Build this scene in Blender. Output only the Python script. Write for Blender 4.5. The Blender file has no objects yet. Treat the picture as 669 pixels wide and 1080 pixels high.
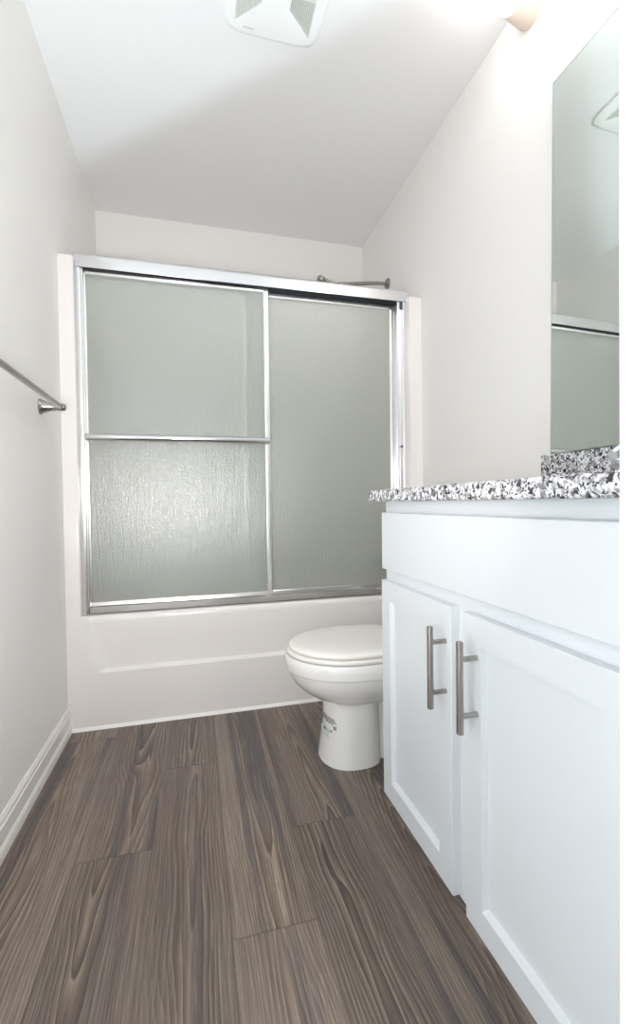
import bpy, bmesh, math, random
from mathutils import Vector, Matrix, Euler
random.seed(7)
PI = math.pi
S = bpy.context.scene
COL = S.collection

# ------------------------------------------------------------------ camera
cam_d = bpy.data.cameras.new('camera')
cam_d.sensor_fit = 'VERTICAL'
cam_d.sensor_height = 36.0
cam_d.lens = 36.0 * 481.6 / 1080.0
cam_d.clip_start = 0.02
cam = bpy.data.objects.new('camera', cam_d)
COL.objects.link(cam)
ya, pa, ra = (math.radians(a) for a in (14.92, 1.132, -0.801))
fw = Vector((math.sin(ya) * math.cos(pa), math.cos(ya) * math.cos(pa), -math.sin(pa)))
rt = Vector((math.cos(ya), -math.sin(ya), 0))
up = rt.cross(fw)
rt2 = rt * math.cos(ra) + up * math.sin(ra)
up2 = -rt * math.sin(ra) + up * math.cos(ra)
M = Matrix((rt2, up2, -fw)).transposed().to_4x4()
M.translation = Vector((0, 0, 0.87))
cam.matrix_world = M
S.camera = cam

# ------------------------------------------------------------------ light
S.view_settings.view_transform = 'Standard'
S.view_settings.look = 'None'
S.view_settings.gamma = 1.0
S.view_settings.use_curve_mapping = False
S.view_settings.exposure = 0.59
S.cycles.max_bounces = 14
S.cycles.diffuse_bounces = 8
S.cycles.glossy_bounces = 6
S.cycles.transmission_bounces = 10
S.cycles.sample_clamp_indirect = 6.0

W = bpy.data.worlds.new('world')
S.world = W
W.use_nodes = True
W.node_tree.nodes['Background'].inputs[0].default_value = (0.96, 0.975, 1.0, 1)
W.node_tree.nodes['Background'].inputs[1].default_value = 1.05


def lamp(name, kind, loc, target, energy, color, size=0.2, **kw):
    l = bpy.data.lights.new(name, kind)
    l.energy = energy
    l.color = color
    if kind == 'AREA':
        l.shape = 'DISK'
        l.size = size
    else:
        l.shadow_soft_size = size
    for k, v in kw.items():
        setattr(l, k, v)
    o = bpy.data.objects.new(name, l)
    COL.objects.link(o)
    o.location = loc
    d = Vector(target) - Vector(loc)
    o.rotation_euler = d.to_track_quat('-Z', 'Y').to_euler()
    return o


# the photographer's flash by the camera, and an added spot low at the left imitating its bounce off the mirror onto the ceiling
lamp('camera_flash', 'AREA', (-0.10, 0.17, 0.88), (-0.40, 1.97, 1.60), 4.8, (1.0, 0.98, 0.96), 0.16, spread=math.radians(140))
CP = Vector((-0.42, 0.2, 0.55))
bn = Vector((0.595, -0.523, 0)).cross(CP - Vector((0.485, 1.537, 2.444)))
bn = -bn if bn.z < 0 else bn
lamp('added_bounce_spot', 'SPOT', CP, CP + bn, 54.0, (0.82, 0.95, 1.0), 0.05, spot_size=PI, spot_blend=0.02)


# ------------------------------------------------------------------ node helpers
def srgb(r, g, b):
    f = lambda c: (c / 255 / 12.92) if c / 255 <= 0.04045 else ((c / 255 + 0.055) / 1.055) ** 2.4
    return (f(r), f(g), f(b), 1)


class NT:
    def __init__(s, name):
        s.m = bpy.data.materials.new(name)
        s.m.use_nodes = True
        s.t = s.m.node_tree
        s.b = s.t.nodes['Principled BSDF']
        s.out = s.t.nodes['Material Output']

    def n(s, typ, **kw):
        nd = s.t.nodes.new(typ)
        for k, v in kw.items():
            if k in nd.inputs.keys() if isinstance(k, str) else False:
                nd.inputs[k].default_value = v
            else:
                setattr(nd, k, v)
        return nd

    def l(s, a, b):
        s.t.links.new(a, b)

    def math(s, op, a, b=None):
        nd = s.t.nodes.new('ShaderNodeMath')
        nd.operation = op
        for i, v in enumerate((a, b)):
            if v is None:
                continue
            if isinstance(v, (int, float)):
                nd.inputs[i].default_value = v
            else:
                s.l(v, nd.inputs[i])
        return nd.outputs[0]

    def mix(s, fac, a, b, blend='MIX'):
        nd = s.t.nodes.new('ShaderNodeMix')
        nd.data_type = 'RGBA'
        nd.blend_type = blend
        for i, v in ((0, fac), (6, a), (7, b)):
            if isinstance(v, (int, float, tuple)):
                nd.inputs[i].default_value = v
            else:
                s.l(v, nd.inputs[i])
        return nd.outputs[2]

    def ramp(s, fac, stops, interp='LINEAR'):
        nd = s.t.nodes.new('ShaderNodeValToRGB')
        cr = nd.color_ramp
        cr.interpolation = interp
        while len(cr.elements) < len(stops):
            cr.elements.new(0.5)
        for e, (p, c) in zip(cr.elements, stops):
            e.position = p
            e.color = c if isinstance(c, tuple) else (c, c, c, 1)
        s.l(fac, nd.inputs[0])
        return nd.outputs[0]

    def coords(s, scale=(1, 1, 1), space='Object', src=None):
        mp = s.t.nodes.new('ShaderNodeMapping')
        mp.inputs['Scale'].default_value = scale
        if src is None:
            tc = s.t.nodes.new('ShaderNodeTexCoord')
            src = tc.outputs[space]
        s.l(src, mp.inputs[0])
        return mp.outputs[0]

    def noise(s, vec, scale=5, detail=2, rough=0.5, dist=0.0):
        nd = s.t.nodes.new('ShaderNodeTexNoise')
        nd.inputs['Scale'].default_value = scale
        nd.inputs['Detail'].default_value = detail
        nd.inputs['Roughness'].default_value = rough
        nd.inputs['Distortion'].default_value = dist
        s.l(vec, nd.inputs['Vector'])
        return nd.outputs[0]

    def bump(s, h, strength=0.2, dist=0.01):
        nd = s.t.nodes.new('ShaderNodeBump')
        nd.inputs['Strength'].default_value = strength
        nd.inputs['Distance'].default_value = dist
        s.l(h, nd.inputs['Height'])
        s.l(nd.outputs[0], s.b.inputs['Normal'])
        return nd.outputs[0]


def plain(name, col, rough=0.5, metal=0.0, coat=0.0, spec=0.5):
    n = NT(name)
    n.b.inputs['Base Color'].default_value = col
    n.b.inputs['Roughness'].default_value = rough
    n.b.inputs['Metallic'].default_value = metal
    n.b.inputs['Coat Weight'].default_value = coat
    n.b.inputs['Specular IOR Level'].default_value = spec
    return n


def paint(name, col, rough=0.6, bs=0.05, scale=220):
    n = plain(name, col, rough)
    c = n.coords()
    n.bump(n.noise(c, scale, 3), bs, 0.002)
    v = n.noise(c, 1.3, 2)
    n.l(n.mix(n.math('MULTIPLY', v, 0.06), col, tuple(x * 0.9 for x in col[:3]) + (1,)), n.b.inputs['Base Color'])
    return n.m


M_wall = paint('wall_paint', srgb(243, 241, 239), 0.55)
M_ceil = paint('ceiling_paint', srgb(240, 240, 241), 0.8, 0.08, 150)
M_trim = paint('trim_paint', srgb(240, 237, 232), 0.35, 0.01)
M_cab = paint('cabinet_paint', srgb(224, 228, 232), 0.3, 0.012, 400)
M_jamb = paint('jamb_paint', srgb(245, 247, 248), 0.4, 0.01)
M_tub = plain('gelcoat', srgb(238, 234, 232), 0.16, 0, 0.3).m
M_caulk = plain('caulk', srgb(245, 243, 240), 0.4).m
M_china = plain('vitreous_china', srgb(245, 244, 242), 0.07, 0, 0.5).m
M_seat = plain('seat_plastic', srgb(247, 245, 239), 0.15).m
M_fan = plain('fan_plastic', srgb(246, 248, 248), 0.4).m
M_slat = plain('slat_plastic', srgb(232, 235, 230), 0.45).m
M_dark = plain('dark_gap', srgb(172, 175, 168), 0.8).m
M_rubber = plain('dark_bracket', srgb(70, 74, 78), 0.4, 0.3).m
M_grey = plain('grey_print', srgb(212, 215, 215), 0.6).m


def metal(name, col, rough, brushed=None):
    n = plain(name, col, rough, 1.0)
    if brushed:
        c = n.coords(brushed)
        h = n.noise(c, 1.0, 3)
        n.bump(h, 0.12, 0.001)
        n.l(n.math('ADD', n.math('MULTIPLY', h, 0.15), rough - 0.07), n.b.inputs['Roughness'])
    return n.m


M_alu = metal('bright_aluminium', srgb(226, 226, 228), 0.17, (3, 300, 300))
M_track = metal('track_aluminium', srgb(205, 203, 201), 0.22)
M_aluv = metal('bright_aluminium_upright', srgb(246, 246, 247), 0.24, (300, 300, 3))
M_nick = metal('brushed_nickel', srgb(164, 160, 154), 0.25, (400, 400, 8))
M_nickb = metal('brushed_nickel_bar', srgb(176, 170, 164), 0.28, (400, 8, 400))
M_chrome = metal('chrome', srgb(215, 216, 218), 0.09)
M_mirror = metal('mirror_silver', srgb(236, 243, 240), 0.0)
M_medge = plain('mirror_edge', srgb(190, 205, 200), 0.2, 0.4).m

# rain glass
n = NT('rain_glass')
c = n.coords((1, 1, 0.55))
hh = n.noise(c, 260, 2, 0.6, 0.5)
h2 = n.noise(n.coords((1, 1, 0.10)), 130, 1)
hsum = n.math('ADD', hh, n.math('MULTIPLY', h2, 0.5))
bmp = n.bump(hsum, 0.17, 0.003)
rf = n.t.nodes.new('ShaderNodeBsdfRefraction')
rf.inputs['Color'].default_value = (0.965, 0.99, 0.97, 1)
rf.inputs['Roughness'].default_value = 0.03
rf.inputs['IOR'].default_value = 1.45
n.l(bmp, rf.inputs['Normal'])
nb2 = n.t.nodes.new('ShaderNodeBump')
nb2.inputs['Strength'].default_value = 1.0
nb2.inputs['Distance'].default_value = 0.010
n.l(hsum, nb2.inputs['Height'])
tr = n.t.nodes.new('ShaderNodeBsdfTranslucent')
tr.inputs[0].default_value = (0.92, 0.95, 0.92, 1)
df = n.t.nodes.new('ShaderNodeBsdfDiffuse')
df.inputs[0].default_value = (0.92, 0.945, 0.915, 1)
gl = n.t.nodes.new('ShaderNodeBsdfGlossy')
gl.inputs[0].default_value = (1, 1, 1, 1)
gl.inputs['Roughness'].default_value = 0.15
nb3 = n.t.nodes.new('ShaderNodeBump')
nb3.inputs['Strength'].default_value = 0.35
nb3.inputs['Distance'].default_value = 0.004
n.l(hsum, nb3.inputs['Height'])
n.l(nb3.outputs[0], gl.inputs['Normal'])
for q in (tr, df):
    n.l(nb2.outputs[0], q.inputs['Normal'])


def mixsh(f, a, b_):
    m_ = n.t.nodes.new('ShaderNodeMixShader')
    m_.inputs[0].default_value = f
    n.l(a, m_.inputs[1])
    n.l(b_, m_.inputs[2])
    return m_.outputs[0]


scat = mixsh(0.5, tr.outputs[0], df.outputs[0])
n.l(mixsh(0.085, mixsh(0.30, rf.outputs[0], scat), gl.outputs[0]), n.out.inputs[0])
M_glass = n.m

# granite
n = plain('speckled_granite', (0.8, 0.8, 0.8, 1), 0.22)
c = n.coords()
warp = n.noise(c, 60, 3, 0.6)
mx = n.t.nodes.new('ShaderNodeVectorMath')
mx.operation = 'ADD'
n.l(c, mx.inputs[0])
vs = n.t.nodes.new('ShaderNodeCombineXYZ')
for i in range(3):
    n.l(n.math('MULTIPLY', warp, 0.012), vs.inputs[i])
n.l(vs.outputs[0], mx.inputs[1])
wv = mx.outputs[0]
big = n.noise(wv, 85, 3, 0.6, 0.5)
mid = n.noise(wv, 125, 4, 0.62, 0.9)
base = n.ramp(big, [(0.36, srgb(132, 126, 128)), (0.46, srgb(196, 193, 196)), (0.54, srgb(240, 242, 246))])
blk = n.ramp(mid, [(0.445, 1.0), (0.480, 0.0)])
col = n.mix(blk, base, srgb(46, 45, 52))
br = n.ramp(n.noise(wv, 45, 2, 0.5), [(0.64, 0.0), (0.70, 0.7)])
col = n.mix(br, col, srgb(120, 110, 108))
n.l(col, n.b.inputs['Base Color'])
M_gran = n.m

# wood plank floor
n = plain('wood_plank_vinyl', (0.2, 0.17, 0.15, 1), 0.42)
uv = n.t.nodes.new('ShaderNodeUVMap')
uv.uv_map = 'plank_uv'
at = n.t.nodes.new('ShaderNodeAttribute')
at.attribute_name = 'plank_tone'
sep = n.t.nodes.new('ShaderNodeSeparateColor')
n.l(at.outputs['Color'], sep.inputs[0])
su = n.t.nodes.new('ShaderNodeSeparateXYZ')
n.l(uv.outputs[0], su.inputs[0])
cmb = n.t.nodes.new('ShaderNodeCombineXYZ')
n.l(n.math('ADD', su.outputs[0], n.math('MULTIPLY', sep.outputs[0], 7.0)), cmb.inputs[0])
n.l(n.math('ADD', su.outputs[1], n.math('MULTIPLY', sep.outputs[1], 9.0)), cmb.inputs[1])
n.l(n.math('MULTIPLY', sep.outputs[2], 5.0), cmb.inputs[2])
P = cmb.outputs[0]
vv = su.outputs[1]
r0, r1, r2 = sep.outputs[0], sep.outputs[1], sep.outputs[2]
w1 = n.noise(n.coords((2.0, 1.3, 1), src=P), 1.0, 2, 0.5)           # slow wander of the heart line
w2 = n.noise(n.coords((14.0, 1.6, 1), src=P), 1.0, 2, 0.5)          # wobble of the rings
w3 = n.noise(n.coords((70.0, 6.0, 1), src=P), 1.0, 2, 0.5)
uc = n.math('ADD', n.math('MULTIPLY', w1, 0.14), n.math('ADD', n.math('MULTIPLY', r0, 0.06), -0.01))
du = n.math('SUBTRACT', su.outputs[0], uc)
cath = n.math('MULTIPLY', n.math('POWER', n.math('ABSOLUTE', du), 1.6), 400.0)
slope = n.math('MULTIPLY', n.math('SUBTRACT', r1, 0.5), 16.0)
ph = n.math('ADD', n.math('ADD', cath, n.math('MULTIPLY', vv, slope)), n.math('ADD', n.math('MULTIPLY', w2, 4.5), n.math('MULTIPLY', w3, 0.5)))
fr = n.math('FRACT', ph)
ring = n.ramp(fr, [(0.0, 0.05), (0.10, 0.95), (0.30, 0.70), (0.75, 0.40), (1.0, 0.05)])
near = n.ramp(n.math('ABSOLUTE', du), [(0.02, 1.0), (0.085, 0.45)])
ringamt = n.math('MULTIPLY', near, n.ramp(n.noise(n.coords((5, 0.9, 1), src=P), 1.0, 1), [(0.36, 0.55), (0.58, 1.0)]))
fine = n.noise(n.coords((330, 5, 1), src=P), 1.0, 3, 0.65)
fine2 = n.noise(n.coords((800, 22, 1), src=P), 1.0, 2, 0.6)
streak = n.noise(n.coords((13, 0.35, 1), src=P), 1.0, 1.5, 0.5)
streak2 = n.noise(n.coords((17, 0.45, 3), src=P), 1.0, 1, 0.5)
basec = n.ramp(streak, [(0.30, srgb(92, 80, 73)), (0.43, srgb(118, 105, 95)), (0.56, srgb(140, 127, 115)), (0.72, srgb(122, 108, 97))])
ringc = n.ramp(ring, [(0.05, srgb(66, 54, 47)), (0.5, srgb(112, 97, 85)), (0.95, srgb(158, 144, 128))])
colw = n.mix(ringamt, basec, ringc)
colw = n.mix(n.ramp(streak2, [(0.52, 0.0), (0.62, 0.85)]), colw, srgb(76, 70, 71))
colw = n.mix(n.ramp(fine, [(0.38, 0.42), (0.52, 0.0)]), colw, srgb(62, 53, 48))
colw = n.mix(n.ramp(fine, [(0.55, 0.0), (0.68, 0.26)]), colw, srgb(176, 163, 148))
colw = n.mix(n.ramp(fine2, [(0.35, 0.3), (0.6, 0.0)]), colw, srgb(60, 52, 48))
tone = n.math('ADD', n.math('MULTIPLY', sep.outputs[2], 0.36), 0.90)
tn = n.t.nodes.new('ShaderNodeVectorMath')
tn.operation = 'SCALE'
n.l(colw, tn.inputs[0])
n.l(tone, tn.inputs['Scale'])
# seams: distance to the plank's own edges is stored in the second layer
uv2 = n.t.nodes.new('ShaderNodeUVMap')
uv2.uv_map = 'edge_uv'
s2 = n.t.nodes.new('ShaderNodeSeparateXYZ')
n.l(uv2.outputs[0], s2.inputs[0])
ex = n.math('SUBTRACT', 0.089, n.math('ABSOLUTE', s2.outputs[0]))
ey = n.math('SUBTRACT', 0.61, n.math('ABSOLUTE', s2.outputs[1]))
ed = n.math('MINIMUM', ex, ey)
seam = n.ramp(ed, [(0.0004, 0.45), (0.0016, 0.0)])
colf = n.mix(seam, tn.outputs[0], srgb(60, 53, 50))
n.l(colf, n.b.inputs['Base Color'])
n.bump(n.math('SUBTRACT', n.math('ADD', fine, n.math('MULTIPLY', ring, 0.4)), n.math('MULTIPLY', seam, 2.0)), 0.12, 0.0015)
n.l(n.math('ADD', 0.36, n.math('MULTIPLY', fine, 0.16)), n.b.inputs['Roughness'])
M_floor = n.m


# ------------------------------------------------------------------ mesh helpers
class MB:
    def __init__(s):
        s.bm = bmesh.new()

    def _merge(s, t):
        me = bpy.data.meshes.new('tmp')
        t.to_mesh(me)
        t.free()
        s.bm.from_mesh(me)
        bpy.data.meshes.remove(me)

    def box(s, x0, x1, y0, y1, z0, z1, bev=0.0, seg=2, rot=None):
        t = bmesh.new()
        bmesh.ops.create_cube(t, size=1)
        for v in t.verts:
            v.co = Vector(((v.co.x + .5) * (x1 - x0) + x0, (v.co.y + .5) * (y1 - y0) + y0, (v.co.z + .5) * (z1 - z0) + z0))
        if bev:
            bmesh.ops.bevel(t, geom=t.edges[:], offset=bev, segments=seg, profile=0.5, affect='EDGES', clamp_overlap=True)
        if rot:
            ctr = Vector(((x0 + x1) / 2, (y0 + y1) / 2, (z0 + z1) / 2))
            R = Euler(rot).to_matrix()
            for v in t.verts:
                v.co = R @ (v.co - ctr) + ctr
        s._merge(t)
        return s

    def loft(s, rings, cap0=True, cap1=True, closed=True):
        vs = [[s.bm.verts.new(p) for p in r] for r in rings]
        k = len(rings[0])
        for a, b in zip(vs[:-1], vs[1:]):
            for i in range(k if closed else k - 1):
                j = (i + 1) % k
                s.bm.faces.new((a[i], a[j], b[j], b[i]))
        if cap0:
            s.bm.faces.new(vs[0][::-1])
        if cap1:
            s.bm.faces.new(vs[-1])
        return s

    def lathe(s, org, axis, prof, nseg=32, cap=True):
        """prof: (distance along the axis, radius)"""
        a = Vector(axis).normalized()
        u = a.orthogonal().normalized()
        w = a.cross(u)
        o = Vector(org)
        rings = [[o + a * d + (u * math.cos(2 * PI * i / nseg) + w * math.sin(2 * PI * i / nseg)) * max(r, 1e-4)
                  for i in range(nseg)] for d, r in prof]
        return s.loft(rings, cap, cap)

    def cyl(s, p0, p1, r, nseg=20, bev=0.0):
        L = (Vector(p1) - Vector(p0)).length
        pr = [(0, r - bev), (bev, r), (L - bev, r), (L, r - bev)] if bev else [(0, r), (L, r)]
        return s.lathe(p0, Vector(p1) - Vector(p0), pr, nseg)

    def tube(s, pts, r, nseg=16):
        pts = [Vector(p) for p in pts]
        rad = r if isinstance(r, (list, tuple)) else [r] * len(pts)
        rings = []
        u = None
        for i, p in enumerate(pts):
            d = (pts[min(i + 1, len(pts) - 1)] - pts[max(i - 1, 0)]).normalized()
            u = d.orthogonal().normalized() if u is None else (u - d * u.dot(d)).normalized()
            w = d.cross(u)
            rings.append([p + (u * math.cos(2 * PI * k / nseg) + w * math.sin(2 * PI * k / nseg)) * rad[i] for k in range(nseg)])
        return s.loft(rings)

    def sphere(s, c, r, scale=(1, 1, 1), u=32, v=20):
        t = bmesh.new()
        bmesh.ops.create_uvsphere(t, u_segments=u, v_segments=v, radius=r)
        for q in t.verts:
            q.co = Vector((q.co.x * scale[0], q.co.y * scale[1], q.co.z * scale[2])) + Vector(c)
        s._merge(t)
        return s

    def extrude_y(s, prof, y0, y1):
        """prof: list of (x, z)"""
        return s.loft([[(x, y0, z) for x, z in prof], [(x, y1, z) for x, z in prof]])

    def extrude_x(s, prof, x0, x1):
        return s.loft([[(x0, y, z) for y, z in prof], [(x1, y, z) for y, z in prof]])

    def extrude_z(s, prof, z0, z1):
        return s.loft([[(x, y, z0) for x, y in prof], [(x, y, z1) for x, y in prof]])


def root_loc(o):
    v = Vector((0, 0, 0))
    while o is not None:
        v += o.location
        o = o.parent
    return v


def obj(name, mb, mat, parent=None, smooth=False, origin=None, angle=40):
    bmesh.ops.recalc_face_normals(mb.bm, faces=mb.bm.faces[:])
    off = root_loc(parent) if parent else Vector(origin or (0, 0, 0))
    for v in mb.bm.verts:
        v.co -= off
    me = bpy.data.meshes.new(name)
    mb.bm.to_mesh(me)
    mb.bm.free()
    if smooth:
        for p in me.polygons:
            p.use_smooth = True
        try:
            me.set_sharp_from_angle(angle=math.radians(angle))
        except Exception:
            pass
    me.materials.append(mat)
    o = bpy.data.objects.new(name, me)
    COL.objects.link(o)
    if parent:
        o.parent = parent
    else:
        o.location = off
    return o


def thing(name, label, cat, loc):
    o = bpy.data.objects.new(name, None)
    o.empty_display_size = 0.05
    COL.objects.link(o)
    o.location = loc
    o['label'] = label
    o['category'] = cat
    return o


def tag(o, label, cat):
    o['label'] = label
    o['category'] = cat
    return o


def struct(name, mb, mat, smooth=False):
    o = obj(name, mb, mat, smooth=smooth)
    o['kind'] = 'structure'
    return o


# ------------------------------------------------------------------ the room
XL, XR, YT, YB, ZC = -0.487, 1.026, 1.928, 2.678, 2.444
YF0, YF1 = 0.03, 0.15          # front wall (the doorway we look through)
DX = 0.1685                    # right edge of the doorway
struct('wall_left', MB().box(XL - 0.1, XL, -0.0, YB + 0.1, 0, ZC), M_wall)
struct('wall_right', MB().box(XR, XR + 0.1, -0.0, YB + 0.1, 0, ZC), M_wall)
struct('wall_back', MB().box(XL, XR, YB, YB + 0.1, 0, ZC), M_wall)
struct('ceiling', MB().box(XL - 0.1, XR + 0.1, -0.0, YB + 0.1, ZC, ZC + 0.1), M_ceil)
struct('wall_front', MB().box(DX + 0.02, XR, YF0, YF1, 0, ZC).box(XL, DX + 0.02, YF0, YF1, 2.06, ZC), M_wall)
# white door jamb at the right edge of the doorway
struct('trim_1', MB().box(DX, DX + 0.0195, YF0 - 0.012, YF1 + 0.0, 0, 2.06, 0.0015)
       .box(DX + 0.004, DX + 0.06, YF1, YF1 + 0.0005, 0, 2.06)
       .box(XL + 0.001, DX, YF0 - 0.012, YF1, 2.04, 2.0595, 0.0015), M_jamb)

# plank floor
PW, PLn, X0 = 0.178, 1.22, 0.056
seams = {-3: 0.62, -2: 1.21, -1: 0.35, 0: 0.91, 1: 1.19, 2: 0.55, 3: 1.5, 4: 0.8, 5: 1.1, -4: 1.0}
bm = bmesh.new()
uvl = bm.loops.layers.uv.new('plank_uv')
uve = bm.loops.layers.uv.new('edge_uv')
tl = bm.loops.layers.float_color.new('plank_tone')
seams[-1] = 1.565
ymin, ymax = -0.9, YT + 0.04
for k in range(-4, 6):
    xa, xb = X0 + k * PW, X0 + (k + 1) * PW
    cxa, cxb = max(xa, XL), min(xb, XR)
    if cxb <= cxa:
        continue
    y = seams[k] - 3 * PLn
    while y < ymax:
        ya_, yb_ = max(y, ymin), min(y + PLn, ymax)
        if yb_ > ya_:
            tone = (random.random(), random.random(), random.random(), 1)
            f = bm.faces.new([bm.verts.new((a, b, 0)) for a, b in ((cxa, ya_), (cxb, ya_), (cxb, yb_), (cxa, yb_))])
            for lp in f.loops:
                lp[uvl].uv = (lp.vert.co.x - xa, lp.vert.co.y - y)
                lp[uve].uv = (lp.vert.co.x - (xa + xb) / 2, lp.vert.co.y - y - PLn / 2)
                lp[tl] = tone
        y += PLn
fm = MB()
fm.bm.free()
fm.bm = bm
bmesh.ops.remove_doubles(bm, verts=bm.verts[:], dist=1e-5)
fl = struct('floor', fm, M_floor)

# baseboards
bp = [(0, 0), (0.014, 0), (0.014, 0.012), (0.0125, 0.022), (0.009, 0.029), (0.0075, 0.031), (0.0075, 0.066), (0.0095, 0.068),
      (0.0095, 0.074), (0.0065, 0.078), (0.0065, 0.081), (0.008, 0.083), (0.008, 0.088), (0.005, 0.093), (0.003, 0.098), (0, 0.098)]
struct('baseboard_left', MB().extrude_y([(XL + a, b) for a, b in bp], YF1, YT + 0.001), M_trim)
struct('baseboard_right', MB().extrude_y([(XR - a, b) for a, b in bp], 1.135, YT - 0.001), M_trim)

# ------------------------------------------------------------------ bathtub with surround
tub = thing('bathtub', 'glossy white one-piece bathtub and shower surround with recessed apron, behind the toilet', 'bathtub',
            ((XL + XR) / 2, YT, 0))


def sstep(a, b, x):
    t = min(1, max(0, (x - a) / (b - a)))
    return t * t * (3 - 2 * t)


def apron_y(x, z):
    # recess: below the rim, above the ledge, between the two sloping sides
    dl = 1.0
    xl = -0.432 + 0.062 * (max(0, (0.415 - z)) / 0.18) ** 1.25
    xr = 0.972 - 0.062 * (max(0, (0.415 - z)) / 0.18) ** 1.25
    dl = min(sstep(xl - 0.006, xl + 0.026, x), sstep(-xr - 0.006, -xr + 0.026, -x))
    dz = sstep(0.2185, 0.2295, z)
    # round the lower corners of the recess
    return YT + 0.020 * dl * dz


R_, zt_ = 0.445, 0.445
m = MB()
xs = [XL + 0.0005 + (XR - XL - 0.001) * i / 150 for i in range(151)]
zs = [0.012, 0.05, 0.12, 0.18] + [0.2, 0.21] + [0.216 + 0.0015 * i for i in range(11)] + [0.24] + [0.28, 0.32, 0.36, 0.39, 0.41, 0.42]
rows = [[(x, apron_y(x, z) + (0.004 * (1 - z / 0.2) if z < 0.2 else 0) * 0, z) for x in xs] for z in zs]
for d, h in ((0.003, 0.43), (0.008, 0.438), (0.016, 0.442), (0.03, 0.443)):
    rows.append([(x, apron_y(x, 0.42) + d * (1 if -0.432 < x < 0.966 else 0.02), h) for x in xs])
rows.append([(x, YT + 0.1, 0.443) for x in xs])
rows.insert(0, [(x, YT + 0.06, 0.012) for x in xs])
m.loft(rows, False, False, closed=False)
apron = obj('apron', m, M_tub, tub, smooth=True, angle=60)


def rrect(x0, x1, y0, y1, r, nseg=10):
    pts = []
    for cx, cy, a0 in ((x1 - r, y1 - r, 0), (x0 + r, y1 - r, 90), (x0 + r, y0 + r, 180), (x1 - r, y0 + r, 270)):
        for i in range(nseg + 1):
            a = math.radians(a0 + 90 * i / nseg)
            pts.append((cx + r * math.cos(a), cy + r * math.sin(a)))
    return pts


# basin, inside the rim
m = MB()
rg = []
for (i0, i1, j0, j1, r, z) in ((0.0, 0.0, 0.1, 0.004, 0.03, 0.443), (0.07, 0.06, 0.105, 0.05, 0.12, 0.443), (0.085, 0.075, 0.115, 0.06, 0.13, 0.43),
                               (0.11, 0.11, 0.13, 0.08, 0.14, 0.25), (0.2, 0.16, 0.18, 0.13, 0.15, 0.10), (0.26, 0.2, 0.22, 0.17, 0.12, 0.085)):
    rg.append([(x, y, z) for x, y in rrect(XL + 0.004 + i0, XR - 0.004 - i1, YT + j0, YB - 0.003 - j1, r)])
m.loft(rg, False, True)
obj('basin', m, M_tub, tub, smooth=True, angle=60)

# surround panels: a U with round back corners and a rolled top edge
ZS = 1.815


def u_out(off, r, nseg=12):
    xa, xb, yb = XL + 0.004 + off, XR - 0.004 - off, YB - 0.004 - off
    p = [(xa, YT + 0.02)]
    for cx, cy, a0, a1 in ((xa + r, yb - r, 180, 90), (xb - r, yb - r, 90, 0)):
        for i in range(nseg + 1):
            a = math.radians(a0 + (a1 - a0) * i / nseg)
            p.append((cx + r * math.cos(a), cy + r * math.sin(a)))
    p.append((xb, YT + 0.02))
    return p


inn = u_out(0.034, 0.07)
outl = u_out(0.0, 0.07)
m = MB()
m.loft([[(x, y, 0.44) for x, y in inn], [(x, y, ZS - 0.008) for x, y in inn],
        [(x * .75 + a * .25, y * .75 + b * .25, ZS) for (x, y), (a, b) in zip(inn, outl)],
        [(x, y, ZS) for x, y in outl]], False, False, closed=False)
obj('surround_panel', m, M_tub, tub, smooth=True, angle=50)
# moulded corner shelf column in the back right corner
for xa, xb, sg in ((XL + 0.0008, XL + 0.055, 1), (XR - 0.06, XR - 0.0008, -1)):
    zt2 = ZS + (0.013 if sg > 0 else 0.0)

    def fl_ring(z, e):
        r = 0.008
        pin, pout = (xb - e, xa + e) if sg > 0 else (xa + e, xb - e)
        pts = [(pout, YT + 0.075, z), (pout, YT + e, z)]
        for i in range(6):
            a = PI / 2 * i / 5
            pts.append((pin - sg * (r - r * math.sin(a)), YT + e + r - r * math.cos(a), z))
        pts.append((pin, YT + 0.075, z))
        return pts
    m = MB().loft([fl_ring(0.442, 0), fl_ring(zt2 - 0.008, 0), fl_ring(zt2 - 0.003, 0.0025), fl_ring(zt2, 0.008)])
    obj('front_flange', m, M_tub, tub, smooth=True, angle=50)
m = MB().extrude_x([(YT - 0.009, 0.0005), (YT - 0.006, 0.007), (YT - 0.001, 0.0125), (YT + 0.03, 0.0125), (YT + 0.03, 0.0005)], XL + 0.0145, XR - 0.015)
obj('caulk_bead', m, M_caulk, tub)

# ------------------------------------------------------------------ sliding shower door
sd = thing('sliding_shower_door', 'two-panel sliding shower door of textured rain glass in bright aluminium, standing on the tub rim', 'shower door',
           (0.26, 1.985, 0.443))
FX0, FX1 = -0.431, 0.966
# header: rounded front, hollow underneath
hp = []
y0h, y1h, zh0, zh1 = 1.948, 2.035, 1.794, 1.848
for i in range(7):
    a = PI / 2 * i / 6
    hp.append((y0h + 0.014 - 0.014 * math.sin(a), zh1 - 0.014 + 0.014 * math.cos(a)))
hp += [(y0h, zh0), (y0h + 0.003, zh0), (y0h + 0.003, zh0 + 0.03), (y1h - 0.003, zh0 + 0.03), (y1h - 0.003, zh0), (y1h, zh0), (y1h, zh1)]
m = MB().extrude_x(hp, FX0, FX1)
hd = obj('header_rail', m, M_alu, sd, smooth=True, angle=30)
hd['label'] = 'bright aluminium rail across the top with rounded front'
m = MB()
for xa, xb in ((FX0 - 0.0015, FX0 + 0.002), (FX1 - 0.002, FX1 + 0.0025)):
    m.box(xa, xb, y0h + 0.001, y1h - 0.002, zh0 + 0.002, zh1 - 0.004, 0.0012)
obj('end_cap', m, M_alu, hd)
m = MB().box(0.925, 0.943, 1.9495, 1.9615, 1.755, 1.7935, 0.002)
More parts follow.
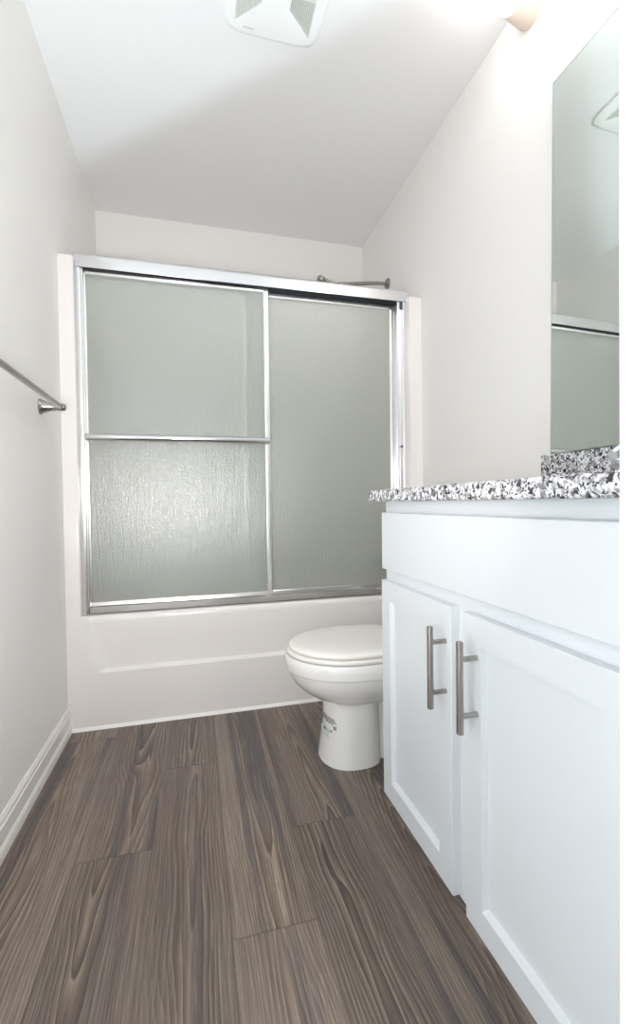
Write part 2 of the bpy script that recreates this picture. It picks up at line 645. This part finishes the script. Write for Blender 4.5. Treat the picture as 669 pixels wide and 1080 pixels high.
obj('rail_bracket', m, M_rubber, hd)
m = MB().box(FX0 + 0.01, FX1 - 0.02, 1.987, 1.991, 1.792, 1.822)
obj('track_divider', m, M_rubber, hd)
# bottom track
tp = [(1.955, 0.4445), (1.953, 0.448), (1.953, 0.472), (1.959, 0.476), (1.962, 0.488), (1.966, 0.488), (1.967, 0.468), (1.986, 0.468), (1.987, 0.484), (1.991, 0.484),
      (1.992, 0.468), (2.012, 0.468), (2.014, 0.482), (2.022, 0.482), (2.024, 0.4445)]
bt = obj('bottom_track', MB().extrude_x(tp, FX0, FX1 - 0.003), M_track, sd)
for xa, xb, s_ in ((-0.4315, -0.413, 1), (0.924, 0.9655, -1)):
    m = MB().box(xa, xb, 1.950, 2.03, 0.4445, 1.7935, 0.002)
    xr_ = xb if s_ > 0 else xa
    m.box(min(xr_, xr_ + s_ * 0.008), max(xr_, xr_ + s_ * 0.008), 1.953, 1.962, 0.4445, 1.7935, 0.002)
    m.box(min(xr_, xr_ + s_ * 0.008), max(xr_, xr_ + s_ * 0.008), 1.988, 1.992, 0.4445, 1.7935, 0.001)
    if s_ < 0:
        m.lathe((0.944, 1.9503, 0.6), (0, 0, 1), [(0, 0.006), (1.15, 0.006)], 16)
    j = obj('side_jamb', m, M_aluv, sd, smooth=True, angle=30)
    if s_ < 0:
        obj('bumper', MB().box(0.925, 0.934, 1.943, 1.9505, 1.122, 1.131, 0.002), M_rubber, j)


def panel(xa, xb, yc, za, zb, label, bar):
    m = MB()
    h = 0.0095
    w = 0.027
    m.box(xa, xa + (w if not bar else 0.015), yc - h, yc + h, za, zb, 0.0055, 4)
    m.box(xb - w, xb, yc - h, yc + h, za, zb, 0.0075, 5)
    m.box(xa + 0.012, xb - 0.012, yc - h + 0.0006, yc + h - 0.0006, zb - 0.02, zb - 0.0005, 0.002)
    m.box(xa + 0.012, xb - 0.012, yc - h + 0.0006, yc + h - 0.0006, za + 0.0005, za + 0.0195, 0.002)
    p = obj('sliding_panel', m, M_aluv, sd, smooth=True, angle=30)
    p['label'] = label
    obj('glass_pane', MB().box(xa + 0.01, xb - 0.02, yc - 0.0025, yc + 0.0025, za + 0.015, zb - 0.015), M_glass, p)
    if bar:
        m = MB()
        m.tube([(xa + 0.006, yc - h - 0.021, 1.1395), (xb - 0.012, yc - h - 0.021, 1.1395)], 0.0135, 20)
        for xx in (xa + 0.012, xb - 0.014):
            m.cyl((xx, yc - h + 0.001, 1.1395), (xx, yc - h - 0.026, 1.1395), 0.010, 16, 0.002)
        t = obj('towel_bar', m, M_chrome, p, smooth=True, angle=50)
        t['label'] = 'horizontal chrome bar across the panel'
    return p


panel(-0.412, 0.322, 1.9755, 0.470, 1.796, 'front panel on the left', True)
panel(0.201, 0.921, 2.0015, 0.4685, 1.790, 'rear panel on the right', False)

# ------------------------------------------------------------------ shower fittings
sh = thing('wall_shower', 'brushed metal shower head and arm poking up behind the shower door rail', 'shower head', (XR, 2.30, 2.045))
obj('wall_flange', MB().lathe((XR, 2.30, 2.045), (-1, 0, 0), [(0, 0.030), (0.004, 0.030), (0.010, 0.024), (0.016, 0.013)], 28), M_nick, sh, True)
obj('arm', MB().tube([(XR - 0.005, 2.30, 2.045), (0.96, 2.30, 2.042), (0.90, 2.30, 2.035), (0.80, 2.30, 2.02), (0.73, 2.30, 2.012), (0.69, 2.30, 2.022), (0.665, 2.30, 2.03)], 0.0095), M_nick, sh, True)
obj('head', MB().lathe((0.657, 2.30, 2.043), (-0.35, 0, -1), [(0, 0.008), (0.004, 0.018), (0.016, 0.021), (0.026, 0.017), (0.034, 0.02), (0.06, 0.045), (0.068, 0.047), (0.072, 0.043)], 28), M_nick, sh, True)

vx = XR - 0.038
va = thing('shower_valve', 'chrome shower valve with lever seen dimly through the right glass, above the spout', 'valve', (vx, 2.30, 0.74))
obj('escutcheon', MB().lathe((vx, 2.30, 0.74), (-1, 0, 0), [(0, 0.08), (0.004, 0.08), (0.012, 0.07), (0.018, 0.035)], 36), M_chrome, va, True)
obj('hub', MB().lathe((vx - 0.015, 2.30, 0.74), (-1, 0, 0), [(0, 0.026), (0.04, 0.024), (0.062, 0.02), (0.066, 0.012)], 24), M_chrome, va, True)
obj('lever', MB().tube([(vx - 0.062, 2.30, 0.74), (vx - 0.070, 2.295, 0.70), (vx - 0.082, 2.285, 0.655)], [0.013, 0.010, 0.007]), M_chrome, va, True)
sp = thing('tub_spout', 'chrome bathtub spout seen dimly through the right glass, above the tub', 'spout', (vx, 2.30, 0.545))
obj('body', MB().tube([(vx, 2.3, 0.545), (vx - 0.05, 2.3, 0.547), (vx - 0.11, 2.3, 0.545), (vx - 0.135, 2.3, 0.536), (vx - 0.148, 2.3, 0.520)],
                      [0.03, 0.028, 0.026, 0.025, 0.021], 24), M_chrome, sp, True)
obj('diverter_knob', MB().cyl((vx - 0.118, 2.3, 0.565), (vx - 0.118, 2.3, 0.592), 0.007, 16, 0.002), M_chrome, sp, True)

# ------------------------------------------------------------------ toilet
YO = 1.497


def egg(xf, xb, hw, z, xm=None, pf=2.0, pb=2.6, k=56):
    """outline in plan: rounded front at xf, squarer back at xb"""
    xm = xm if xm is not None else xf + (xb - xf) * 0.47
    pts = []
    for i in range(k):
        a = 2 * PI * i / k
        c, s_ = math.cos(a), math.sin(a)
        p, ax = (pb, xb - xm) if c > 0 else (pf, xm - xf)
        pts.append((xm + math.copysign(abs(c) ** (2 / p), c) * ax, YO + math.copysign(abs(s_) ** (2 / p), s_) * hw, z))
    return pts


toi = thing('toilet', 'white china toilet with closed lid, between the tub and the vanity cabinet', 'toilet', (0.66, YO, 0))
m = MB()
m.loft([egg(0.396, 0.60, 0.112, 0.0005, 0.50, 2.2, 3.0), egg(0.398, 0.60, 0.111, 0.01, 0.50, 2.2, 3.0), egg(0.411, 0.598, 0.104, 0.10, 0.50, 2.2, 3.0),
        egg(0.420, 0.596, 0.098, 0.19, 0.50, 2.2, 3.0), egg(0.422, 0.60, 0.098, 0.205, 0.50, 2.2, 3.0),
        egg(0.396, 0.68, 0.106, 0.212, 0.52), egg(0.366, 0.72, 0.128, 0.225, 0.52), egg(0.335, 0.75, 0.150, 0.247, 0.52), egg(0.312, 0.77, 0.166, 0.270, 0.515),
        egg(0.299, 0.78, 0.176, 0.295, 0.51), egg(0.294, 0.785, 0.179, 0.312, 0.51), egg(0.2925, 0.785, 0.180, 0.316, 0.51),
        egg(0.286, 0.79, 0.186, 0.319, 0.51), egg(0.284, 0.79, 0.188, 0.335, 0.51), egg(0.285, 0.79, 0.187, 0.3575, 0.51), egg(0.290, 0.79, 0.183, 0.3645, 0.51)], True, True)
bowl = obj('bowl', m, M_china, toi, True, angle=50)
# trapway and foot behind the pedestal
m = MB()
m.loft([egg(0.55, 0.90, 0.085, 0.0005, 0.72, 2.5, 3), egg(0.55, 0.90, 0.075, 0.03, 0.72, 2.5, 3), egg(0.56, 0.90, 0.062, 0.12, 0.72, 2.5, 3),
        egg(0.56, 0.93, 0.075, 0.22, 0.74, 2.5, 3), egg(0.56, 0.99, 0.11, 0.30, 0.76, 2.5, 3), egg(0.6, 1.0, 0.12, 0.36, 0.8, 2.5, 3)])
obj('trapway', m, M_china, toi, True, angle=60)
for s_ in (-1, 1):
    obj('bolt_cap', MB().lathe((0.66, YO + s_ * 0.085, 0.0305), (0, 0, 1), [(-0.03, 0.016), (0.004, 0.016), (0.012, 0.012), (0.017, 0.004)], 20), M_china, toi, True)
m = MB()
m.loft([egg(0.303, 0.735, 0.169, 0.3668, 0.505), egg(0.291, 0.74, 0.181, 0.3685, 0.505), egg(0.289, 0.74, 0.183, 0.374, 0.505), egg(0.293, 0.74, 0.180, 0.3790, 0.505),
        egg(0.300, 0.735, 0.173, 0.3805, 0.505)])
obj('seat', m, M_seat, toi, True, angle=60)
m = MB()
m.loft([egg(0.312, 0.735, 0.160, 0.3832, 0.505), egg(0.297, 0.74, 0.175, 0.385, 0.505), egg(0.295, 0.74, 0.177, 0.390, 0.505), egg(0.298, 0.74, 0.174, 0.3955, 0.505),
        egg(0.307, 0.735, 0.166, 0.3995, 0.505), egg(0.33, 0.72, 0.146, 0.4025, 0.505), egg(0.39, 0.67, 0.09, 0.4045, 0.505)])
obj('lid', m, M_seat, toi, True, angle=60)
for s_ in (-1, 1):
    m = MB().cyl((0.757, YO + s_ * 0.075 - 0.025, 0.385), (0.757, YO + s_ * 0.075 + 0.025, 0.385), 0.012, 16, 0.003)
    obj('seat_hinge', m, M_seat, toi, True)
m = MB()
m.loft([[(x, y, z) for x, y in rrect(0.825 + d, 1.015, YO - 0.215 + d, YO + 0.215 - d, 0.03, 6)] for d, z in ((0.03, 0.363), (0.015, 0.372), (0.0, 0.50), (-0.004, 0.70))])
tank = obj('tank', m, M_china, toi, True)
m = MB()
m.loft([[(x, y, z) for x, y in rrect(0.813 + d, 1.02, YO - 0.226 + d, YO + 0.226 - d, 0.03, 6)] for d, z in ((0.0, 0.701), (-0.002, 0.705), (-0.002, 0.727), (0.004, 0.735), (0.02, 0.738))])
obj('tank_lid', m, M_china, toi, True)
m = MB().cyl((0.822, YO - 0.15, 0.655), (0.806, YO - 0.15, 0.655), 0.012, 16, 0.002)
m.tube([(0.805, YO - 0.155, 0.655), (0.803, YO - 0.11, 0.652), (0.805, YO - 0.075, 0.647)], [0.007, 0.007, 0.008], 12)
obj('flush_handle', m, M_chrome, tank, True)


# printed stickers left on the pedestal: grey small print and a teal badge, following its curve
def ped_pt(x, z, lift):
    zz = [0.01, 0.10, 0.19]
    xfv, hwv = [0.398, 0.411, 0.420], [0.111, 0.104, 0.098]
    t = min(1, max(0, (z - .01) / .18)) * 2
    i = min(1, int(t))
    fr_ = t - i
    xf = xfv[i] + (xfv[i + 1] - xfv[i]) * fr_
    hw = hwv[i] + (hwv[i + 1] - hwv[i]) * fr_
    q = max(0.0, min(1.0, (0.50 - x) / (0.50 - xf)))
    y = YO - hw * (1 - q ** 2.2) ** (1 / 2.2)
    return (x - lift * q, y - lift, z)


def decal(m, x0, x1, z0, z1, skew=0.0, lift=0.0008):
    g = [[ped_pt(x0 + (x1 - x0) * i / 4, z0 + (z1 - z0) * j + skew * (i / 4), lift) for i in range(5)] for j in (0, 1)]
    b = [[ped_pt(x0 + (x1 - x0) * i / 4, z0 + (z1 - z0) * j + skew * (i / 4), 0.0002) for i in range(5)] for j in (0, 1)]
    m.loft([g[0], g[1], b[1], b[0], g[0]], False, False, closed=False)


m = MB()
for i, (a, b) in enumerate(((0.4005, 0.412), (0.4005, 0.432), (0.401, 0.434), (0.401, 0.436), (0.403, 0.428))):
    z = 0.158 - i * 0.0052
    xx = a + 0.0005 * i
    while xx < b:
        wv_ = random.uniform(0.002, 0.0055)
        decal(m, xx, min(b, xx + wv_), z - 0.0034, z, -0.001)
        xx += wv_ + 0.0012
for xx in (0.4012, 0.428):
    for i in range(3):
        decal(m, xx, xx + 0.0075, 0.128 - i * 0.0042, 0.1308 - i * 0.0042)
st = obj('printed_sticker', m, plain('sticker_ink', srgb(112, 112, 112), 0.6).m, bowl)
st['label'] = 'grey small-print sticker on the pedestal'
m = MB()
decal(m, 0.4045, 0.4185, 0.1, 0.114)
decal(m, 0.405, 0.416, 0.086, 0.094)
badge = obj('round_badge', m, plain('sticker_teal', srgb(190, 203, 204), 0.6).m, bowl)
badge['label'] = 'pale teal sticker badge under the small print'
M_sd = plain('sticker_dark', srgb(45, 60, 70), 0.6).m
for x0, x1, z0, z1 in ((0.4095, 0.4135, 0.104, 0.1105), (0.4205, 0.4245, 0.1095, 0.113)):
    m = MB()
    decal(m, x0, x1, z0, z1, 0, 0.0013)
    obj('badge_mark', m, M_sd, bowl)

# ------------------------------------------------------------------ vanity
XF = 0.470            # front plane of the doors
XFF = 0.489           # face frame
VY0, VY1 = 0.375, 1.124
van = thing('vanity_cabinet', 'white shaker vanity cabinet with two doors under the granite counter', 'cabinet', (0.75, 0.75, 0))
m = MB()
m.box(XFF + 0.0005, 1.014, VY0, VY1, 0.094, 0.871)
m.box(XFF + 0.0715, 1.014, VY0 + 0.001, VY1 - 0.001, 0.0005, 0.095)
body = obj('body', m, M_cab, van)
obj('face_frame', MB().box(XFF, XFF + 0.012, VY0 - 0.0005, VY1 + 0.0005, 0.093, 0.8705, 0.001), M_cab, van)
obj('toe_kick', MB().box(XFF + 0.06, XFF + 0.071, VY0, VY1, 0.0005, 0.0935), M_cab, van)


def shaker(ya_, yb_, za, zb, w=0.05, wb=None):
    m = MB()
    st_, xo, xi = 0.004, XF, XF + 0.011
    xb_ = XFF - 0.0004

    def ring(x, a, b, c, d):
        return [m.bm.verts.new(p) for p in ((x, a, c), (x, b, c), (x, b, d), (x, a, d))]
    e = 0.0014
    back = ring(xb_, ya_, yb_, za, zb)
    side = ring(xo + e, ya_, yb_, za, zb)
    fr0 = ring(xo, ya_ + e, yb_ - e, za + e, zb - e)
    fr1 = ring(xo, ya_ + w, yb_ - w, za + w, zb - w)
    fr2 = ring(xi, ya_ + w + st_, yb_ - w - st_, za + w + st_ + 0.003, zb - w - st_)
    seq = [back, side, fr0, fr1, fr2]
    for a, b in zip(seq[:-1], seq[1:]):
        for i in range(4):
            j = (i + 1) % 4
            m.bm.faces.new((a[i], a[j], b[j], b[i]))
    m.bm.faces.new(back[::-1])
    m.bm.faces.new(fr2)
    return m


def pull(y, parent):
    xh = XF - 0.034
    m = MB().cyl((xh, y, 0.4655), (xh, y, 0.6275), 0.0062, 24, 0.0016)
    for z in (0.497, 0.596):
        m.cyl((xh, y, z), (XF + 0.0005, y, z), 0.0048, 18, 0.0006)
    h = obj('handle', m, M_nick, parent, True, angle=40)
    h['label'] = 'brushed nickel bar handle'


d = obj('door', shaker(0.778, 1.114, 0.102, 0.667), M_cab, van)
pull(0.797, d)
d = obj('door', shaker(0.395, 0.734, 0.102, 0.667, 0.05), M_cab, van)
pull(0.694, d)
obj('false_drawer_front', MB().box(XF, XFF - 0.0004, 0.395, 1.110, 0.697, 0.843, 0.0018), M_cab, van)

# granite counter with an oval bowl opening
SX0, SX1, SY0, SY1, SZ0, SZ1 = 0.447, 1.0245, 0.352, 1.141, 0.8715, 0.901
BC = (0.72, 0.745)
m = MB()
K = 64


def ray_rect(a):
    c, s_ = math.cos(a), math.sin(a)
    t = 1e9
    if c > 1e-9: t = min(t, (SX1 - BC[0]) / c)
    if c < -1e-9: t = min(t, (SX0 - BC[0]) / c)
    if s_ > 1e-9: t = min(t, (SY1 - BC[1]) / s_)
    if s_ < -1e-9: t = min(t, (SY0 - BC[1]) / s_)
    return (BC[0] + c * t, BC[1] + s_ * t)


angs = sorted([2 * PI * i / K for i in range(K)] + [math.atan2(y - BC[1], x - BC[0]) % (2 * PI) for x in (SX0, SX1) for y in (SY0, SY1)])
outer = [ray_rect(a) for a in angs]
inner = [(BC[0] + 0.155 * math.cos(a), BC[1] + 0.205 * math.sin(a)) for a in angs]


def shrink(p, e):
    x = p[0] + (e if abs(p[0] - SX0) < 1e-6 else -e if abs(p[0] - SX1) < 1e-6 else 0)
    y = p[1] + (e if abs(p[1] - SY0) < 1e-6 else -e if abs(p[1] - SY1) < 1e-6 else 0)
    return (x, y)


e = 0.003
o2 = [shrink(p, e) for p in outer]
m.loft([[(x, y, SZ0) for x, y in inner], [(x, y, SZ0) for x, y in o2], [(x, y, SZ0 + e) for x, y in outer], [(x, y, SZ1 - e) for x, y in outer],
        [(x, y, SZ1) for x, y in o2], [(x, y, SZ1) for x, y in inner], [(x, y, SZ0) for x, y in inner]], False, False)
bmesh.ops.remove_doubles(m.bm, verts=m.bm.verts[:], dist=1e-6)
ct = obj('countertop', m, M_gran, origin=(0.735, 0.745, SZ0))
tag(ct, 'black and white speckled granite countertop slab on the white vanity cabinet', 'countertop')
bs = obj('backsplash', MB().box(1.004, 1.0255, SY0, 1.153, SZ1 + 0.0003, 1.0015, 0.002), M_gran, origin=(1.015, 0.75, SZ1))
tag(bs, 'low granite backsplash strip along the wall under the mirror', 'backsplash')
m = MB()
rs = []
for f_, z in ((1.0, 0.871), (1.06, 0.871), (1.05, 0.85), (1.0, 0.80), (0.85, 0.74), (0.5, 0.715), (0.12, 0.712)):
    rs.append([(BC[0] + 0.157 * f_ * math.cos(2 * PI * i / 48), BC[1] + 0.207 * f_ * math.sin(2 * PI * i / 48), z) for i in range(48)])
m.loft(rs, False, True)
sk = obj('basin', m, M_china, van, True)
sk['label'] = 'oval white china basin below the counter opening'

fa = thing('faucet', 'small chrome two-handle faucet on the counter in front of the backsplash', 'faucet', (0.945, 0.745, SZ1))
fz = SZ1 + 0.0003
obj('base', MB().loft([[(x, y, z) for x, y in rrect(0.918 + d_, 0.972 - d_, 0.66 + d_, 0.85 - d_, 0.026 - d_ * .5, 8)] for d_, z in ((0, fz), (0, fz + 0.012), (0.006, fz + 0.02))]), M_chrome, fa, True)
obj('spout', MB().tube([(0.945, 0.755, fz + 0.015), (0.945, 0.755, fz + 0.05), (0.935, 0.755, fz + 0.072), (0.905, 0.755, fz + 0.084), (0.865, 0.755, fz + 0.078), (0.835, 0.755, fz + 0.058)],
                       [0.017, 0.015, 0.014, 0.013, 0.012, 0.011], 20), M_chrome, fa, True)
for yy in (0.69, 0.828):
    h = obj('handle', MB().lathe((0.945, yy, fz + 0.018), (0, 0, 1), [(0, 0.020), (0.012, 0.017), (0.020, 0.014), (0.027, 0.021), (0.040, 0.025), (0.050, 0.022), (0.056, 0.012)], 28), M_chrome, fa, True)

# ------------------------------------------------------------------ mirror
mi = thing('mirror', 'tall frameless wall mirror standing on the granite backsplash', 'mirror', (XR, 0.75, 1.003))
TILT = 0.0135          # the foot of the mirror stands on the backsplash, its head lies against the wall


def lean(m):
    for v in m.bm.verts:
        v.co.x -= TILT * (2.064 - v.co.z) / 1.061 + 0.0065 * (v.co.y - 0.35) / 0.77
    return m


obj('glass', lean(MB().box(XR - 0.0055, XR - 0.0008, 0.35, 1.108, 1.003, 2.062)), M_mirror, mi)
m = MB()
m.box(XR - 0.0062, XR - 0.0006, 1.1082, 1.1102, 1.003, 2.064)
m.box(XR - 0.0062, XR - 0.0006, 0.35, 1.1081, 2.0621, 2.064)
obj('polished_edge', lean(m), M_medge, mi)

# ------------------------------------------------------------------ wall light above the mirror
vl = thing('wall_light', 'lit white glass globe light with beige base high on the right wall', 'light', (XR, 0.9, 2.375))
n = NT('lit_globe')
n.b.inputs['Base Color'].default_value = (0.9, 0.88, 0.85, 1)
n.b.inputs['Emission Color'].default_value = (1.0, 0.975, 0.955, 1)
n.b.inputs['Emission Strength'].default_value = 6.0
M_globe = n.m
M_beige = plain('beige_base', srgb(226, 212, 198), 0.45).m
m = MB().box(XR - 0.014, XR - 0.0005, 0.50, 1.19, 2.385, 2.42, 0.004)
obj('backplate', m, M_beige, vl, True)
for k in range(3):  # only the far globe is in view; the nearer two are added for top light
    yb_ = 1.205 - 0.31 * k
    A = Vector((XR - 0.0006, yb_, 2.376))
    G = Vector((0.880, yb_ - 0.05, 2.361))
    ax = G - A
    h = obj('lamp_base', MB().lathe(A, (-1, -0.25, -0.06), [(0, 0.052), (0.012, 0.053), (0.06, 0.051), (0.085, 0.048), (0.092, 0.040)], 40), M_beige, vl, True)
    obj('globe', MB().sphere(G, 0.068), M_globe, h, True)

# ------------------------------------------------------------------ bathroom exhaust fan
fc = (0.2725, 1.395)
ef = thing('exhaust_fan', 'square white exhaust fan cover with slatted openings on the ceiling', 'fan', (fc[0], fc[1], ZC))


def sq(h, z, p=6.5, k=96):
    r = []
    for i in range(k):
        a = 2 * PI * i / k
        c, s_ = math.cos(a), math.sin(a)
        q = (abs(c) ** p + abs(s_) ** p) ** (-1 / p)
        r.append((fc[0] + h * q * c, fc[1] + h * q * s_, z))
    return r


zf = 2.423
m = MB()
m.loft([sq(0.150, ZC - 0.0005), sq(0.1585, ZC - 0.006), sq(0.158, ZC - 0.012), sq(0.150, zf + 0.0025), sq(0.142, zf)], False, False)
ring_v = [v for v in m.bm.verts if abs(v.co.z - zf) < 1e-6]
rim_e = [e_ for e_ in m.bm.edges if e_.is_boundary and all(abs(v.co.z - zf) < 1e-6 for v in e_.verts)]
holes = []
tz = [((-0.1205, -0.112), (-0.1205, 0.112), (-0.043, 0.041), (-0.043, -0.041)), ((0.1205, -0.112), (0.1205, 0.112), (0.043, 0.041), (0.043, -0.041))]
he = []
for t in tz:
    vs = [m.bm.verts.new((fc[0] + a, fc[1] + b, zf)) for a, b in t]
    for i in range(4):
        he.append(m.bm.edges.new((vs[i], vs[(i + 1) % 4])))
    up_ = [m.bm.verts.new((fc[0] + a, fc[1] + b, zf + 0.012)) for a, b in t]
    for i in range(4):
        j = (i + 1) % 4
        m.bm.faces.new((vs[i], vs[j], up_[j], up_[i]))
bmesh.ops.triangle_fill(m.bm, edges=rim_e + he, use_beauty=True)
cov = obj('cover', m, M_fan, ef, True, angle=25)
for sgn in (-1, 1):
    m = MB()
    nsl = 15
    for i in range(nsl):
        x = 0.046 + (0.1185 - 0.046) * i / (nsl - 1)
        hl = 0.041 + (0.112 - 0.041) * (x - 0.043) / (0.1205 - 0.043) - 0.002
        m.box(fc[0] + sgn * x - 0.0014, fc[0] + sgn * x + 0.0014, fc[1] - hl, fc[1] + hl, zf + 0.0008, zf + 0.010, rot=(0, sgn * 0.35, 0))
    m.box(fc[0] + sgn * 0.082 - 0.038, fc[0] + sgn * 0.082 + 0.038, fc[1] - 0.003, fc[1] + 0.003, zf + 0.0002, zf + 0.009)
    lv = obj('louvre', m, M_slat, cov)
m = MB().box(fc[0] - 0.122, fc[0] + 0.122, fc[1] - 0.114, fc[1] + 0.114, zf + 0.0125, zf + 0.0145)
obj('backing', m, M_dark, cov)
obj('maker_mark', MB().box(fc[0] - 0.093, fc[0] - 0.058, fc[1] + 0.1235, fc[1] + 0.1285, zf - 0.0006, zf + 0.0004), M_grey, cov)

# ------------------------------------------------------------------ towel bar on the left wall
tb = thing('towel_bar', 'brushed nickel towel bar with flared posts on the left wall', 'towel bar', (XL, 1.4, 1.2))
obj('bar', MB().cyl((-0.424, 1.085, 1.2), (-0.424, 1.70, 1.2), 0.0085, 24, 0.001), M_nickb, tb, True)
for yy in (1.09, 1.69):
    obj('post', MB().lathe((XL - 0.0005, yy, 1.2), (1, 0, 0), [(0, 0.026), (0.003, 0.026), (0.005, 0.024), (0.012, 0.021), (0.03, 0.0150), (0.05, 0.0115), (0.056, 0.0125), (0.068, 0.0130), (0.074, 0.011), (0.077, 0.006)], 28), M_nick, tb, True)
